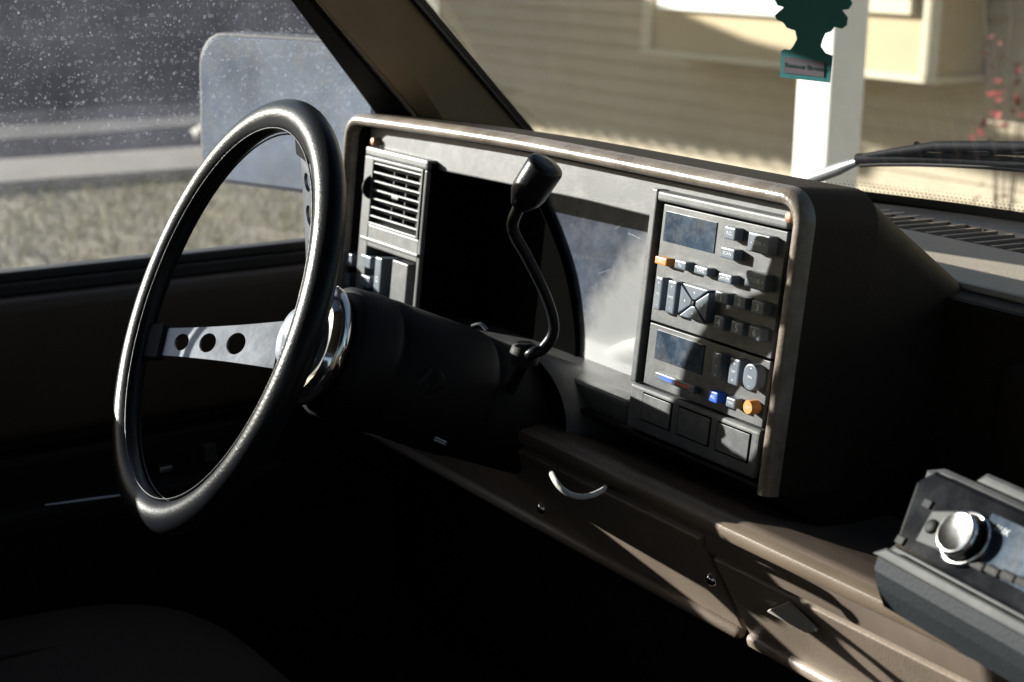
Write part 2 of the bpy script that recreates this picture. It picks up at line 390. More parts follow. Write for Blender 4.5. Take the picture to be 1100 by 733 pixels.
# plate under the vent + headlamp switches
b = MB(); a = cl(387, 249, .002); c = cl(447, 283, .002)
b.box((a[0], c[1]+.006, -.03), (c[0], a[1]-.004, .002), 'grey', CL, bev=.0015); b.build('switch_plate', TR)
def cbox(name, tl, br, h0, h1, k='btn', bev=.0012, parent=TR, extra=None):
    b = MB(); sl_ = .28*(br[0]-tl[0])
    a = (cl(tl[0], br[1]-sl_, h1)[0], cl(*tl, h1)[1]); c = (cl(br[0], tl[1]+sl_, h1)[0], cl(*br, h1)[1])
    b.box((a[0]-.0001, c[1]-.0005, h0), (c[0]+.0001, a[1]+.0004, h1), k, CL, bev=bev)
    if extra: extra(b, (a[0]+c[0])/2, (a[1]+c[1])/2, h1, c[0]-a[0], a[1]-c[1])
    return b.build(name, parent)
def txt(t, size, k='ink', dx=0, dy=0, sx=1):
    def f(b, x, y, h, w_, h_): b.text(t, size, k, CL @ Matrix.Translation(V((x+dx, y+dy, h+.0001))), sx)
    return f
sw = []
for tl, br, h in (((367, 270), (378, 287), .002), ((387, 273), (398, 289), .002), ((365, 291), (375, 308), .002), ((385, 294), (397, 310), .002)):
    cbox('lamp_switch', tl, br, -.03, h, 'btn')
def ring(b, x, y, h, w_, h_):
    T = CL @ Matrix.Translation(V((x, y-.002, h)))
    b.lathe([(.0034, 0), (.0034, .0002), (.0025, .0002), (.0025, 0)], 'ink', T, seg=20, caps=(False, False))
cbox('lamp_switch', (400, 275), (410, 322), -.03, .001, 'btn', extra=ring)
cbox('blank_cover', (418, 278), (438, 330), -.03, -.004, 'grey')

# ---- control pod
a = cl(697, 206, 0); c = cl(841, 240, 0); d = cl(683, 458, 0); e = cl(815, 515, 0)
X0 = (a[0]+d[0])/2-.006; X1 = (c[0]+e[0])/2; Y1 = .004; Y0 = max(min(d[1], e[1])-.003, by0+.0035)
fx0 = X0+.008; fx1 = X1-.001; fy1 = Y1-.010; fyb = cl(690, 414, 0)[1]
b = MB()
b.box((X0, Y0, -.14), (X1, fyb-.0005, -.001), 'grey', CL, bev=.004, seg=3)
b.box((X0, fyb, -.14), (fx0, Y1, 0), 'grey', CL, bev=.0015)
b.box((fx0+.0003, fy1, -.045), (X1, Y1-.0004, 0), 'grey', CL, bev=.003, seg=3)
b.box((fx0+.0003, fyb+.0004, -.045), (fx1-.0004, fy1-.0004, -.0085), 'hole', CL)
cp = b.build('control_panel', TR)
tag(cp, 'charcoal radio and climate control panel with grey, blue and orange buttons')
FH = -.0074
dv0 = cl(694, 341, FH)[1]
b = MB(); b.box((fx0+.0078, fyb+.0016, FH+.0002), (fx1-.0012, dv0-.0022, FH+.0040), 'grey', CL, bev=.0006); b.build('climate_faceplate', cp)
b = MB(); b.box((fx0+.0078, dv0+.0002, FH+.0002), (fx1-.0012, fy1-.0022, FH+.0042), 'grey', CL, bev=.0006); b.build('radio_faceplate', cp)
FH += .0042
H = .0066
cbox('display', (712, 226), (770, 273), FH-.001, FH+.0008, 'disp', .0005, cp)
cbox('display', (702, 353), (757, 404), FH-.001, FH+.0008, 'disp', .0005, cp)
btns = [((777, 243), (790, 259), txt('RCL', .0042)), ((773, 265), (789, 280), txt('SCAN', .0042)), ((802, 249), (827, 275), txt('- SEEK +', .0050)),
        ((771, 293), (786, 306), txt('AM FM', .0042)), ((799, 290), (823, 314), txt('- TUNE +', .0052)), ((724, 279), (737, 291), txt('EQ', .0034)), ((745, 285), (760, 297), txt('TAPE', .0042)),
        ((767, 312), (782, 328), txt('1', .0085)), ((787, 317), (801, 334), txt('2', .0085)), ((806, 322), (821, 340), txt('3', .0085)),
        ((766, 338), (778, 356), txt('4', .0095)), ((784, 344), (798, 362), txt('5', .0095)), ((803, 349), (817, 367), txt('6', .0095)),
        ((779, 426), (790, 440), txt('MAX', .003))]
for tl, br, ex in btns: cbox('push_button', tl, br, FH-.001, H, 'btn', .0014, cp, ex)
tag(cbox('push_button', (703, 275), (716, 286), FH-.001, H, 'orange', .0014, cp, txt('ON', .0035)), 'orange push button')
tag(cbox('push_button', (760, 419), (771, 434), FH-.001, H, 'blue', .0014, cp, txt('AC', .004)), 'blue push button')
def rock(t1, tm, t2):
    def f(b, x, y, h, w_, h_):
        for t, dy, s in ((t1, h_*.33, .0045), (tm, 0, .0028), (t2, -h_*.33, .0045)):
            b.text(t, s, 'ink', CL @ Matrix.Translation(V((x, y+dy, h+.0001))))
    return f
for tl, br, ex in (((701, 296), (712, 335), rock('+', 'VOL', '-')), ((714, 300), (727, 339), rock('+', 'FADE', '-')), ((763, 377), (775, 410), rock('^', 'BI', 'v')), ((781, 383), (795, 416), rock('o', 'DEF', 'v'))):
    cbox('rocker_button', tl, br, FH-.001, H, 'btn', .0016, cp, ex)
b = MB(); a = cl(800, 389, H); c = cl(811, 422, H); r = (c[0]-a[0])/2
b.prism(rrect(a[0], c[1], c[0], a[1], r*.98), FH-.001, H, 'btn', CL, bev=.001)
rock('+', 'FAN', '-')(b, (a[0]+c[0])/2, (a[1]+c[1])/2, H, 0, a[1]-c[1]); b.build('fan_button', cp)
b = MB(); a = cl(803, 438, H); T = CL @ Matrix.Translation(V((*a, 0)))
b.lathe([(.0062, FH-.001), (.0062, H-.001), (.0054, H)], 'orange', T, seg=28); b.text('ON', .003, 'ink', CL @ Matrix.Translation(V((*a, H+.0001))))
tag(b.build('push_button', cp), 'round orange push button')
# four-way pad
a = cl(731.5, 304, H); c = cl(757, 348, H); mx_, my_ = (a[0]+c[0])/2, (a[1]+c[1])/2
hw, hh, g = (c[0]-a[0])/2, (a[1]-c[1])/2, .0009
for i, tri in enumerate((((-hw+2*g, hh), (hw-2*g, hh), (.002, .003), (-.002, .003)), ((-hw+2*g, -hh), (hw-2*g, -hh), (.002, -.003), (-.002, -.003)), ((-hw, hh-2*g), (-hw, -hh+2*g), (-.003, -.002), (-.003, .002)), ((hw, hh-2*g), (hw, -hh+2*g), (.003, -.002), (.003, .002)))):
    b = MB(); P = [(mx_+p[0], my_+p[1]) for p in tri]
    if i in (0, 3): P = P[::-1]
    b.prism(P, FH-.001, H-.0005, 'btn', CL, bev=.0009)
    cx_ = sum(p[0] for p in P)/4; cy_ = sum(p[1] for p in P)/4
    q = .0014; s_ = {0: (0, 1), 1: (0, -1), 2: (-1, 0), 3: (1, 0)}[i]; pr = (-s_[1], s_[0])
    b.add([(cx_+s_[0]*q, cy_+s_[1]*q, H-.0003), (cx_+pr[0]*q, cy_+pr[1]*q, H-.0003), (cx_-pr[0]*q, cy_-pr[1]*q, H-.0003)], [(0, 1, 2)], 'ink', CL)
    b.build('arrow_button', cp)
b = MB(); b.box((mx_-.0013, my_-.0018, FH), (mx_+.0013, my_+.0018, H+.0003), 'radiofr', CL, bev=.0006); b.build('pad_centre', cp)
# temperature slider
b = MB(); a = cl(697, 407, H); c = cl(741, 423, H); ym = (a[1]+c[1])/2+.003
b.box((a[0], ym-.0032, FH-.001), (c[0], ym+.0032, 0), 'btn', CL, bev=.001)
b.box((a[0]+.009, ym-.0013, 0), (a[0]+.026, ym+.0013, .0003), 'blue', CL)
b.box((a[0]+.029, ym-.0013, 0), (c[0]-.008, ym+.0013, .0003), 'red', CL)
b.box((c[0]-.006, ym-.0036, 0), (c[0]+.001, ym+.0036, .003), 'btn', CL, bev=.001)
b.build('temperature_slider', cp)
# three blank covers at the foot of the pod
for tl, br in (((686, 425), (721, 469)), ((724, 438), (763, 484)), ((765.5, 452), (806, 501))):
    a = cl(tl[0], br[1], 0); c = cl(br[0], tl[1]+10, 0)
    b = MB()
    yt = fyb-.007; yb = Y0+.013
    b.box((a[0]-.0013, yb-.0013, -.002), (c[0]+.0013, yt+.0013, -.0006), 'hole', CL)
    b.box((a[0], yb, -.002), (c[0], yt, .0001), 'grey', CL, bev=.0004); b.build('blank_cover', cp)
# screws of the bezel
for px, py in ((397, 152), (852, 234), (826, 518)):
    a = cl(px, py, -.002); b = MB()
    b.lathe([(.0048, -.03), (.0048, -.0005), (.0040, .0005), (.0012, .0008)], 'screw', CL @ Matrix.Translation(V((*a, .003 if px > 500 else -.006))), seg=20)
    b.build('bezel_screw', TR)

# ---- steering wheel
WC = Wt(236, 336, 1.40); WN = V((-.078, -.9102, .4067)).normalized()
WU = WN.cross(V((0, 0, 1))).normalized(); WV = WN.cross(WU)
WF = frame(WC, WU, WV, WN)       # z out of the wheel, towards the driver
if WU.x > 0: pass
b = MB()
Rr, rr_ = .1910, .0143
loops = []
for i in range(96):
    a = 2*math.pi*i/96; d = V((math.cos(a), math.sin(a), 0))
    loops.append([d*(Rr+rr_*1.08*math.cos(t))+V((0, 0, rr_*.92*math.sin(t))) for t in [2*math.pi*j/20 for j in range(20)]])
b.loft(loops+[loops[0]], 'rim', WF)
# two moulded seams
for off in (-1, 1):
    pts = []
    for i in range(97):
        a = 2*math.pi*i/96; pts.append(V((math.cos(a)*(Rr-.0150), math.sin(a)*(Rr-.0150), off*.0078)))
    b.tube(pts, .0009, 'rim', seg=5, caps=False, T=WF)
wheel = b.build('steering_wheel', TR); tag(wheel, 'black padded steering wheel with drilled metal spokes')
DISH = .088
def wl(p): return WF @ V(p)
for k in range(3):
    a = math.pi*(22+120*k)/180
    d = V((math.cos(a), math.sin(a), 0)); s_ = V((-math.sin(a), math.cos(a), 0))
    A = d*.181+V((0, 0, -.003)); B = d*.040+V((0, 0, -DISH+.006))
    ex = (B-A).normalized(); L = (B-A).length; ez = ex.cross(s_).normalized()
    T = WF @ frame(A, ex, s_, ez)
    q = bmesh.new()
    def hwid(x): return .0140+.0100*(x/L)**1.8
    N = 40
    top = [(L*i/N, hwid(L*i/N)) for i in range(N+1)]; bot = [(L*i/N, -hwid(L*i/N)) for i in range(N, -1, -1)]
    outer = [q.verts.new((x, y, 0)) for x, y in top+bot]
    edges = [q.edges.new((outer[i], outer[(i+1) % len(outer)])) for i in range(len(outer))]
    for hx, hr in ((.046, .0088), (.078, .0100), (.112, .0112)):
        hv = [q.verts.new((hx+hr*math.cos(t), hr*math.sin(t), 0)) for t in [2*math.pi*j/28 for j in range(28)]]
        edges += [q.edges.new((hv[i], hv[(i+1) % 28])) for i in range(28)]
    bmesh.ops.triangle_fill(q, edges=edges, use_beauty=True)
    ret = bmesh.ops.extrude_face_region(q, geom=list(q.faces))
    for v in ret['geom']:
        if isinstance(v, bmesh.types.BMVert): v.co.z += .0032
    b = MB(); b.bm(q, 'alu', T)
    b.box((-.004, -.0185, -.0035), (.024, .0185, .0065), 'rim', T, bev=.002)
    b.build('spoke', wheel)
b = MB()
b.lathe([(.0, -DISH+.022), (.020, -DISH+.016), (.028, -DISH+.014), (.034, -DISH+.008), (.036, -DISH+.001), (.036, -DISH-.004)], 'hubm', WF, seg=48)
b.build('hub', wheel)
b = MB()
b.lathe([(.050, -DISH-.002), (.057, -DISH-.006), (.060, -DISH-.011), (.058, -DISH-.018), (.054, -DISH-.022)], 'chrome', WF, seg=48)
b.build('trim_ring', wheel)
b = MB()   # small cancel lever bracket seen over the left spoke
T = WF @ Matrix.Translation(V((.045, .004, -DISH-.012)))
b.box((-.026, -.012, -.002), (.012, .012, .001), 'alu', T, bev=.0008); b.build('horn_bracket', wheel)

# ---- column
AX = -WN
def ax(s): return WC+AX*s
CF = frame(WC, WU, WV, WN)
b = MB()
def cyl(prof, k, seg=40): b.lathe([(r, -s) for s, r in prof], k, CF, seg=seg)
cyl([(.112, .050), (.114, .060), (.12, .064), (.150, .066), (.158, .0655), (.160, .062), (.163, .062), (.165, .066), (.262, .066), (.27, .065), (.272, .061), (.275, .061), (.277, .064), (.345, .062), (.40, .058)], 'black')
col_ = b.build('steering_column', TR)
b = MB()   # key cylinder
kp = Wt(478, 362, 1.33)
kax = (V((.75, -.55, .35))).normalized()
base = ax(.235)
ex = kax.orthogonal().normalized()
T = frame(base+kax*.058, ex, kax.cross(ex), kax)
b.lathe([(.019, 0), (.019, .010), (.0165, .013), (.0165, .018), (.012, .0185)], 'black', T, seg=28)
b.box((-.010, -.0022, .017), (.010, .0022, .028), 'rubber', T, bev=.001); b.build('ignition_switch', col_)
b = MB()
pp = smooth_path([Wt(507, 351, 1.415), Wt(516, 349, 1.412), Wt(523, 355, 1.409)], 5)
b.tube(pp, .0022, 'alu', 8); b.build('hazard_knob', col_)
b = MB(); p = Wt(467, 472, 1.33); b.tube([p, p+V((.009, .006, -.003))], .0025, 'alu', 8); b.build('tilt_lever', col_)
# turn signal/shift lever
b = MB()
lp = smooth_path([ax(.300)+V((.045, 0, .02)), Wt(566, 385, 1.405), Wt(584, 374, 1.395), Wt(595, 354, 1.387), Wt(588, 322, 1.377), Wt(567, 278, 1.365), Wt(551, 247, 1.357), Wt(556, 226, 1.350), Wt(567, 208, 1.343)], 6)
b.tube(lp, [.0052+.0004*math.sin(i*.2) for i in range(len(lp))], 'rim', 14)
lever = b.build('shift_lever', TR)
b = MB()
k0 = Wt(565, 211, 1.344); k1 = Wt(588, 176, 1.326); kd = (k1-k0).normalized(); ex = kd.orthogonal().normalized()
L = (k1-k0).length
b.lathe([(.008, -.012), (.0105, -.008), (.0150, .0), (.0163, .006), (.0168, L-.004), (.0158, L-.0012), (.0135, L), (.006, L+.0006)], 'rim', frame(k0, ex, kd.cross(ex), kd), seg=36)
b.build('lever_knob', lever)
b = MB(); cp_ = ax(.300)+V((.050, 0, .03))
b.lathe([(.013, -.006), (.014, .004), (.011, .012), (.007, .014)], 'black', frame(Wt(563, 384, 1.41), V((1, 0, 0)), V((0, 0, -1)).cross(V((1, 0, 0))), V((0, 0, 1))), seg=24)
b.build('lever_collar', lever)
# arched cowl on the lower bezel over the column
b = MB()
ca = ax(.345)
loops = []
for s in (-.012, .0, .05, .075):
    rad = .083 if s >= 0 else .078
    loops.append([ca+AX*s+(V((1, 0, 0))*math.cos(t)*rad*1.25+BU*math.sin(t)*rad*.86) for t in [math.pi*j/24 for j in range(25)]])
b.loft(loops, 'greydk', closed=False); b.build('column_cowl', TR)

# ------------------------------------------------------------------ lower dash
def xprof(name, prof, x0, x1, k, bev=0, parent=TR):
    b = MB(); T = frame((x0, 0, 0), V((0, 1, 0)), V((0, 0, 1)), V((1, 0, 0)))
    b.prism(prof, 0, x1-x0, k, T); return b.build(name, parent)
def arc(cx, cy, r, a0, a1, n=6): return [(cx+r*math.cos(R_(a0+(a1-a0)*i/n)), cy+r*math.sin(R_(a0+(a1-a0)*i/n))) for i in range(n+1)]
def sprof(name, prof, x0, x1, k, parent=TR, rnd=0):
    "smooth extrusion of an open/closed YZ profile"
    b = MB(); n = len(prof)
    b.loft([[V((x, p[0], p[1])) for p in prof] for x in (x0, x1)], k, closed=True, caps=(True, True), smooth=True)
    o = b.build(name, parent)
    for p in o.data.polygons: p.use_smooth = len(p.vertices) == 4
    md = o.modifiers.new('e', 'EDGE_SPLIT'); md.split_angle = R_(38)
    return o
# rounded bolster under the bezel
sprof('dash_bolster', [(.12, 1.158), (.07, 1.160), (.03, 1.167), (-.005, 1.177), (-.030, 1.1855)]+arc(-.050, 1.1775, .0095, 70, 160, 5)+[(-.0600, 1.150), (.12, 1.150)], -.80, .93, 'brown')
sprof('dash_ledge', [(-.064, 1.1845), (-.0675, 1.1825), (-.0685, 1.1800), (-.0675, 1.172), (-.066, 1.1705), (-.03, 1.170), (-.03, 1.1845)], -.80, .93, 'ledge')
b = MB(); b.box((-.80, .07, .80), (.93, .44, 1.149), 'black', bev=.01); b.build('dash_body', TR)
KP = V(W(765, 600, 1, -.055)); KN = V((0, -math.cos(R_(30)), -math.sin(R_(30))))
KU = V((0, -math.sin(R_(30)), math.cos(R_(30))))
KF = frame((0, KP.y, KP.z), V((1, 0, 0)), KU, KN)
def knee(x0, x1, name, hi=0.0):
    b = MB()
    b.box((x0, -.098, -.010), (x1, hi, 0), 'knee', KF, bev=.003, seg=3)
    # rolled lower lip
    pts = [V((x, -.097, .002)) for x in (x0+.002, x0+.006, (x0+x1)/2, x1-.006, x1-.002)]
    b.tube(pts, [.004, .0068, .0072, .0068, .004], 'knee', 16, T=KF)
    return b.build(name, TR)
KPx = KP.x
k1_ = knee(-.80, KPx-.006, 'knee_panel', .020); k2_ = knee(KPx, .42, 'knee_panel')
tag(k2_, 'lower dash panel with white tag under it')
for px, py in ((765, 622), (583, 546)):
    p = Wp(px, py, KP, KN); b = MB()
    b.lathe([(.0062, 0), (.0062, .002), (.004, .005), (.002, .0055)], 'chrome', frame(p, V((1, 0, 0)), KU, KN), seg=16); b.build('panel_screw', TR)
b = MB()   # pale paper-like tag
q = [Wp(px, py, KP+KN*.003, KN) for px, py in ((826, 655), (848, 646), (880, 676), (868, 678))]
T0 = [p+KN*.0025 for p in q]
b.add(q+T0, [(0, 1, 2, 3), (4, 5, 6, 7), (0, 1, 5, 4), (1, 2, 6, 5), (2, 3, 7, 6), (3, 0, 4, 7)], 'stone'); b.build('panel_tag', TR)
b = MB()   # white looped cable
lp = smooth_path([Wt(592, 508, 1.42), Wt(593, 510, 1.30), Wt(596, 516, 1.26), Wt(602, 524, 1.25), Wt(612, 531, 1.248), Wt(624, 534, 1.248), Wt(636, 532, 1.25), Wt(643, 529, 1.26), Wt(648, 526, 1.31), Wt(650, 523, 1.42)], 6)
b.tube(lp, .0024, 'cable', 10); b.build('looped_cable', TR)

# ------------------------------------------------------------------ dash top, right of the binnacle
def yb(x): return .53-.43*x*x
def wsY(x, z): return yb(x)-1.24*(z-1.355)
b = MB()
N = 24; top = []; 
xs = [-.76+1.70*i/N for i in range(N+1)]
fr_ = [(x, .17) for x in xs]; bk = [(x, yb(x)+.005) for x in xs]
b.prism(fr_+bk[::-1], 1.20, 1.352, 'darkbrown', bev=.006)
dt = b.build('dash_top', TR)
b = MB()   # tan pad on the right half
vl0, vl1 = -.235, .72
b.prism([(-.02, .205), (.93, .205), (.93, .367), (-.40, .367), (-.27, .345)], 1.3525, 1.3585, 'pad', bev=.004)
b.build('dash_pad', TR)
b = MB(); b.box((-.55, .368, 1.350), (.80, .442, 1.3535), 'hole'); b.build('defroster_duct', dt)
n = 62
for i in range(n):
    x = -.53+i*.0215
    b = MB(); T = Matrix.Translation(V((x, .405, 1.357))) @ Matrix.Rotation(R_(-8), 4, 'Z')
    b.box((-.0028, -.038, -.003), (.0022, .038, .0012), 'knee', T)
    b.build('defroster_slat', dt)
b = MB(); b.prism([(x, y-.075) for x, y in bk]+[(x, y-.002) for x, y in bk[::-1]], 1.353, 1.3575, 'greydk'); b.build('windshield_ledge', TR)
# centre stack housing
b = MB()
b.box((.075, .15, 1.15), (.93, .30, 1.315), 'darkbrown', bev=.03, seg=5, smooth=True); b.build('centre_dash', TR)
b = MB(); b.box((-.01, .19, 1.15), (.93, .34, 1.340), 'darkbrown', bev=.02, seg=4, smooth=True); b.build('dash_fascia', TR)
for i in range(6):
    b = MB(); z = 1.235+i*.011
    b.box((.16, .143, z), (.60, .155, z+.004), 'black', bev=.001); b.build('centre_vent_slat', TR)

# ------------------------------------------------------------------ radio on its angled console
ty, tt = R_(8), R_(34)
RX = V((math.cos(ty), -math.sin(ty), 0)); n0 = V((-math.sin(ty), -math.cos(ty), 0))
RN = (n0*math.cos(tt)+V((0, 0, 1))*math.sin(tt)).normalized(); RU = RN.cross(RX)
RO = W(1000, 515, 1, -.085)
RF = frame(RO, RX, RU, RN); RFi = RF.inverted()
def rp(px, py, h=0):
    p = RFi @ Wp(px, py, RO+RN*h, RN); return (p.x, p.y)
tlx, tly = rp(988, 520); blx, bly = rp(962, 592)
rw = .185; rh = (RFi @ Wp(962, 592, RO, RN)).y
b = MB()   # surround shell
xL = blx-.004
b.prism([(xL-.012, bly-.008), (xL+.0, bly+.012), (tlx-.006, tly+.012), (tlx+.008, .012), (rw+.02, .012), (rw+.02, bly-.008)], -.07, -.004, 'radiofr', RF, bev=.004)
rs = b.build('radio_surround', TR)
b = MB()
b.prism([(xL-.009, bly-.009), (xL+.001, bly-.001), (rw+.02, bly-.001), (rw+.02, bly-.009)][::-1], -.02, .006, 'radiofr', RF, bev=.002)
b.build('radio_lower_bezel', rs)
b = MB()   # textured grey apron under the radio
g0 = RF @ V((xL-.014, bly-.008, -.003)); g1 = RF @ V((rw+.02, bly-.008, -.003))
dn = V((0, .008, -.040))
ap = []
for g in (g0, g1):
    ap.append([g, g+V((0, -.004, -.010)), g+V((0, -.001, -.022)), g+dn, g+dn+V((0, .09, 0)), g+V((0, .09, 0))])
ap.insert(1, [p+V((.004, 0, 0)) for p in ap[0]]); 
ap[0] = [p+V((0, .004, .0)) for p in ap[0]]
b.loft(ap, 'radiogrey', caps=(True, True), smooth=False); b.build('radio_apron', rs)
b = MB()
b.prism([(blx+.002, bly+.002), (tlx+.002, tly), (tlx+.012, .006), (rw, .006), (rw, bly+.002)][::-1], -.006, .006, 'radio', RF, bev=.003)
rad = b.build('car_radio', TR); tag(rad, 'glossy black aftermarket radio with round silver knob')
kx, ky = rp(1031, 575, .014)
T = RF @ Matrix.Translation(V((kx, ky, .006)))
b = MB(); b.lathe([(.0185, 0), (.0195, .002), (.0185, .004), (.0165, .004), (.0165, .001)], 'chrome', T, seg=40, caps=(False, False)); b.build('knob_ring', rad)
b = MB(); b.lathe([(.0150, 0), (.0150, .010)], 'black', T, seg=40, caps=(True, False)); b.lathe([(.0150, .010), (.0150, .0125), (.0138, .0138), (.0130, .0135), (.001, .0135)], 'chrome', T, seg=40); b.build('volume_knob', rad)
b = MB(); x, y = rp(1001, 566, .008); b.lathe([(.0052, .005), (.0052, .009), (.0042, .010), (.001, .0101)], 'black', RF @ Matrix.Translation(V((x, y, 0))), seg=24); b.build('round_button', rad)
b = MB()
pk = [rp(*p, .006) for p in ((985, 582), (1003, 550), (1032, 550), (1030, 600))]
b.prism([pk[0], pk[1], pk[2], pk[3]], .004, .008, 'radiofr', RF, bev=.001); b.build('knob_plate', rad)
for px, py in ((1050, 607), (1066, 613), (1083, 619), (1099, 626)):
    x, y = rp(px, py, .008); b = MB(); b.box((x-.006, y-.003, .005), (x+.006, y+.003, .009), 'black', RF, bev=.0015); b.build('preset_button', rad)
for px, py, k in ((996, 541, 'orange'), (967, 580, 'black')):
    x, y = rp(px, py, .007); b = MB(); b.box((x-.004, y-.003, .005), (x+.004, y+.003, .0075), 'black', RF, bev=.0008); b.build('small_button', rad)
b = MB(); a = rp(1062, 560, .006); b.box((a[0], a[1]-.03, .005), (rw-.01, a[1]+.006, .0068), 'disp', RF, bev=.0006)
b.text('AUX', .006, 'ink', RF @ Matrix.Translation(V((a[0]+.014, a[1]-.002, .0069)))); b.build('radio_display', rad)
b = MB(); a = rp(1040, 512, .0); b.prism([(a[0], .0125), (a[0]+.006, .021), (rw+.02, .021), (rw+.02, .0125)][::-1], -.04, -.007, 'radiofr', RF, bev=.003)
b.build('upper_slot_bezel', rs)

# ------------------------------------------------------------------ cab shell
b = MB(); b.box((-.80, -1.9, .70), (.93, .45, .74), 'carpet'); b.build('floor_pan', TR)
b = MB(); b.box((-.82, .44, .70), (.95, .47, 1.20), 'carpet'); b.build('firewall', TR)
b = MB(); b.box((-.70, -1.85, 1.86), (.74, -.10, 1.89), 'headliner', bev=.01); b.build('roof', TR)
b = MB()
for a_, c_ in (((-.80, -1.9, .74), (.93, -1.87, 1.38)), ((-.80, -1.9, 1.38), (-.55, -1.87, 1.86)), ((.60, -1.9, 1.38), (.93, -1.87, 1.86)), ((-.55, -1.9, 1.74), (.60, -1.87, 1.86))): b.box(a_, c_, 'darkbrown')
b.build('rear_wall', TR)
# driver door
door = None
b = MB()
b.box((-.86, -1.02, .72), (-.80, .16, 1.262), 'darkbrown', bev=.008); door = b.build('driver_door', TR)
b = MB(); b.box((-.815, -1.02, 1.10), (-.775, .13, 1.262), 'doorbrown', bev=.015, seg=4, smooth=True); b.build('door_upper_trim', door)
b = MB()
b.box((-.835, -1.02, 1.262), (-.797, .13, 1.276), 'rubber', bev=.003); b.box((-.832, -1.02, 1.276), (-.806, .13, 1.287), 'rubber', bev=.003); b.build('window_seal', door)
b = MB(); b.box((-.81, -.70, .95), (-.765, .10, 1.085), 'black', bev=.01, seg=3); b.build('switch_pad', door)
b = MB()
b.box((-.78, -.60, 1.015), (-.705, -.13, 1.043), 'black', bev=.009, seg=3); b.build('armrest', door)
b = MB(); p = W(48, 543, 0, -.702); q_ = W(150, 530, 0, -.702); b.tube([p, p.lerp(q_, .5), q_], [.0015, .0025, .0015], 'alu', 8); b.build('armrest_trim', door)
b = MB(); p = W(180, 515, 0, -.745); b.box(p-V((.006, .011, .004)), p+V((.006, .011, .004)), 'alu', bev=.002); b.box(p+V((-.006, -.011, .010)), p+V((.006, .006, .018)), 'alu', bev=.002); b.build('door_handle', door)
for px, py in ((225, 488), (292, 505)):
    b = MB(); p = W(px, py, 0, -.762); b.box(p-V((.006, .008, .014)), p+V((.006, .008, .014)), 'greydk', bev=.003); b.build('door_switch', door)
# A-pillar: trim, door frame strip, black edge
def strip(name, a0, a1, c0, c1, thick, k, zlo=1.30, zhi=1.86, parent=TR):
    def ext(p, q, z):
        t = (z-p.z)/(q.z-p.z); return p+(q-p)*t
    A = [ext(V(a0), V(a1), z) for z in (zlo, zhi)]; B = [ext(V(c0), V(c1), z) for z in (zlo, zhi)]
    n = (A[1]-A[0]).cross(B[0]-A[0]).normalized()
    if n.x > 0: n = -n
    b = MB(); q = bmesh.new()
    L = [A[0], A[1], B[1], B[0]]
    vs = [q.verts.new(p) for p in L]+[q.verts.new(p+n*thick) for p in L]
    for f in ((0, 1, 2, 3), (7, 6, 5, 4), (0, 4, 5, 1), (1, 5, 6, 2), (2, 6, 7, 3), (3, 7, 4, 0)): q.faces.new([vs[i] for i in f])
    bmesh.ops.bevel(q, geom=list(q.edges), offset=min(.004, thick*.3), segments=2, affect='EDGES')
    b.bm(q, k); return b.build(name, parent)
PB = (-.70, .205, 1.429); PT = (-.62, .011, 1.585)
PL0 = tuple(W(447, 125, 0, -.725)); PL1 = tuple(W(338, 0, 0, -.665))
strip('a_pillar', PL0, PL1, PB, PT, .03, 'tan')
PD0 = tuple(W(400, 120, 0, -.76)); PD1 = tuple(W(312, 0, 0, -.70))
strip('door_window_frame', PD0, PD1, tuple(V(PL0)+V((-.012, -.003, 0))), tuple(V(PL1)+V((-.012, -.003, 0))), .03, 'rubber')
PE0 = tuple(W(568, 133, 0, -.70)); PE1 = tuple(W(457, 0, 0, -.62))
strip('windshield_seal', tuple(W(552, 131, 0, -.695)), tuple(W(440, 0, 0, -.615)), PE0, PE1, .02, 'rubber')
# passenger side pillar, roof rails and doors on both sides
b = MB(); b.box((.86, -1.02, .72), (.93, .16, 1.26), 'darkbrown', bev=.008); b.build('passenger_door', TR)
for sx in (-1, 1):
    b = MB(); x0_, x1_ = (-.76, -.69) if sx < 0 else (.76, .93)
    b.box((x0_-.03, -1.9, 1.815), (x1_, -.2, 1.87), 'darkbrown', bev=.01); b.build('roof_rail', TR)
    b = MB(); x = -.80 if sx < 0 else .90
    b.box((x-.05, -1.11, 1.26), (x+.04, -1.03, 1.83), 'darkbrown', bev=.01); b.build('b_pillar', TR)
    b = MB(); b.box((x-.05, -1.9, .72), (x+.04, -1.03, 1.30), 'darkbrown', bev=.01); b.build('quarter_panel', TR)
b = MB(); q1 = V((.70, .205, 1.33)); b.tube([(.86, .32, 1.33), (.74, -.14, 1.84)], .04, 'tan', 8); b.build('a_pillar', TR)
b = MB(); b.tube([(-.66, -.16, 1.85), (-.3, -.07, 1.86), (0, -.05, 1.86), (.35, -.08, 1.86), (.74, -.16, 1.85)], .03, 'headliner', 8); b.build('windshield_header', TR)
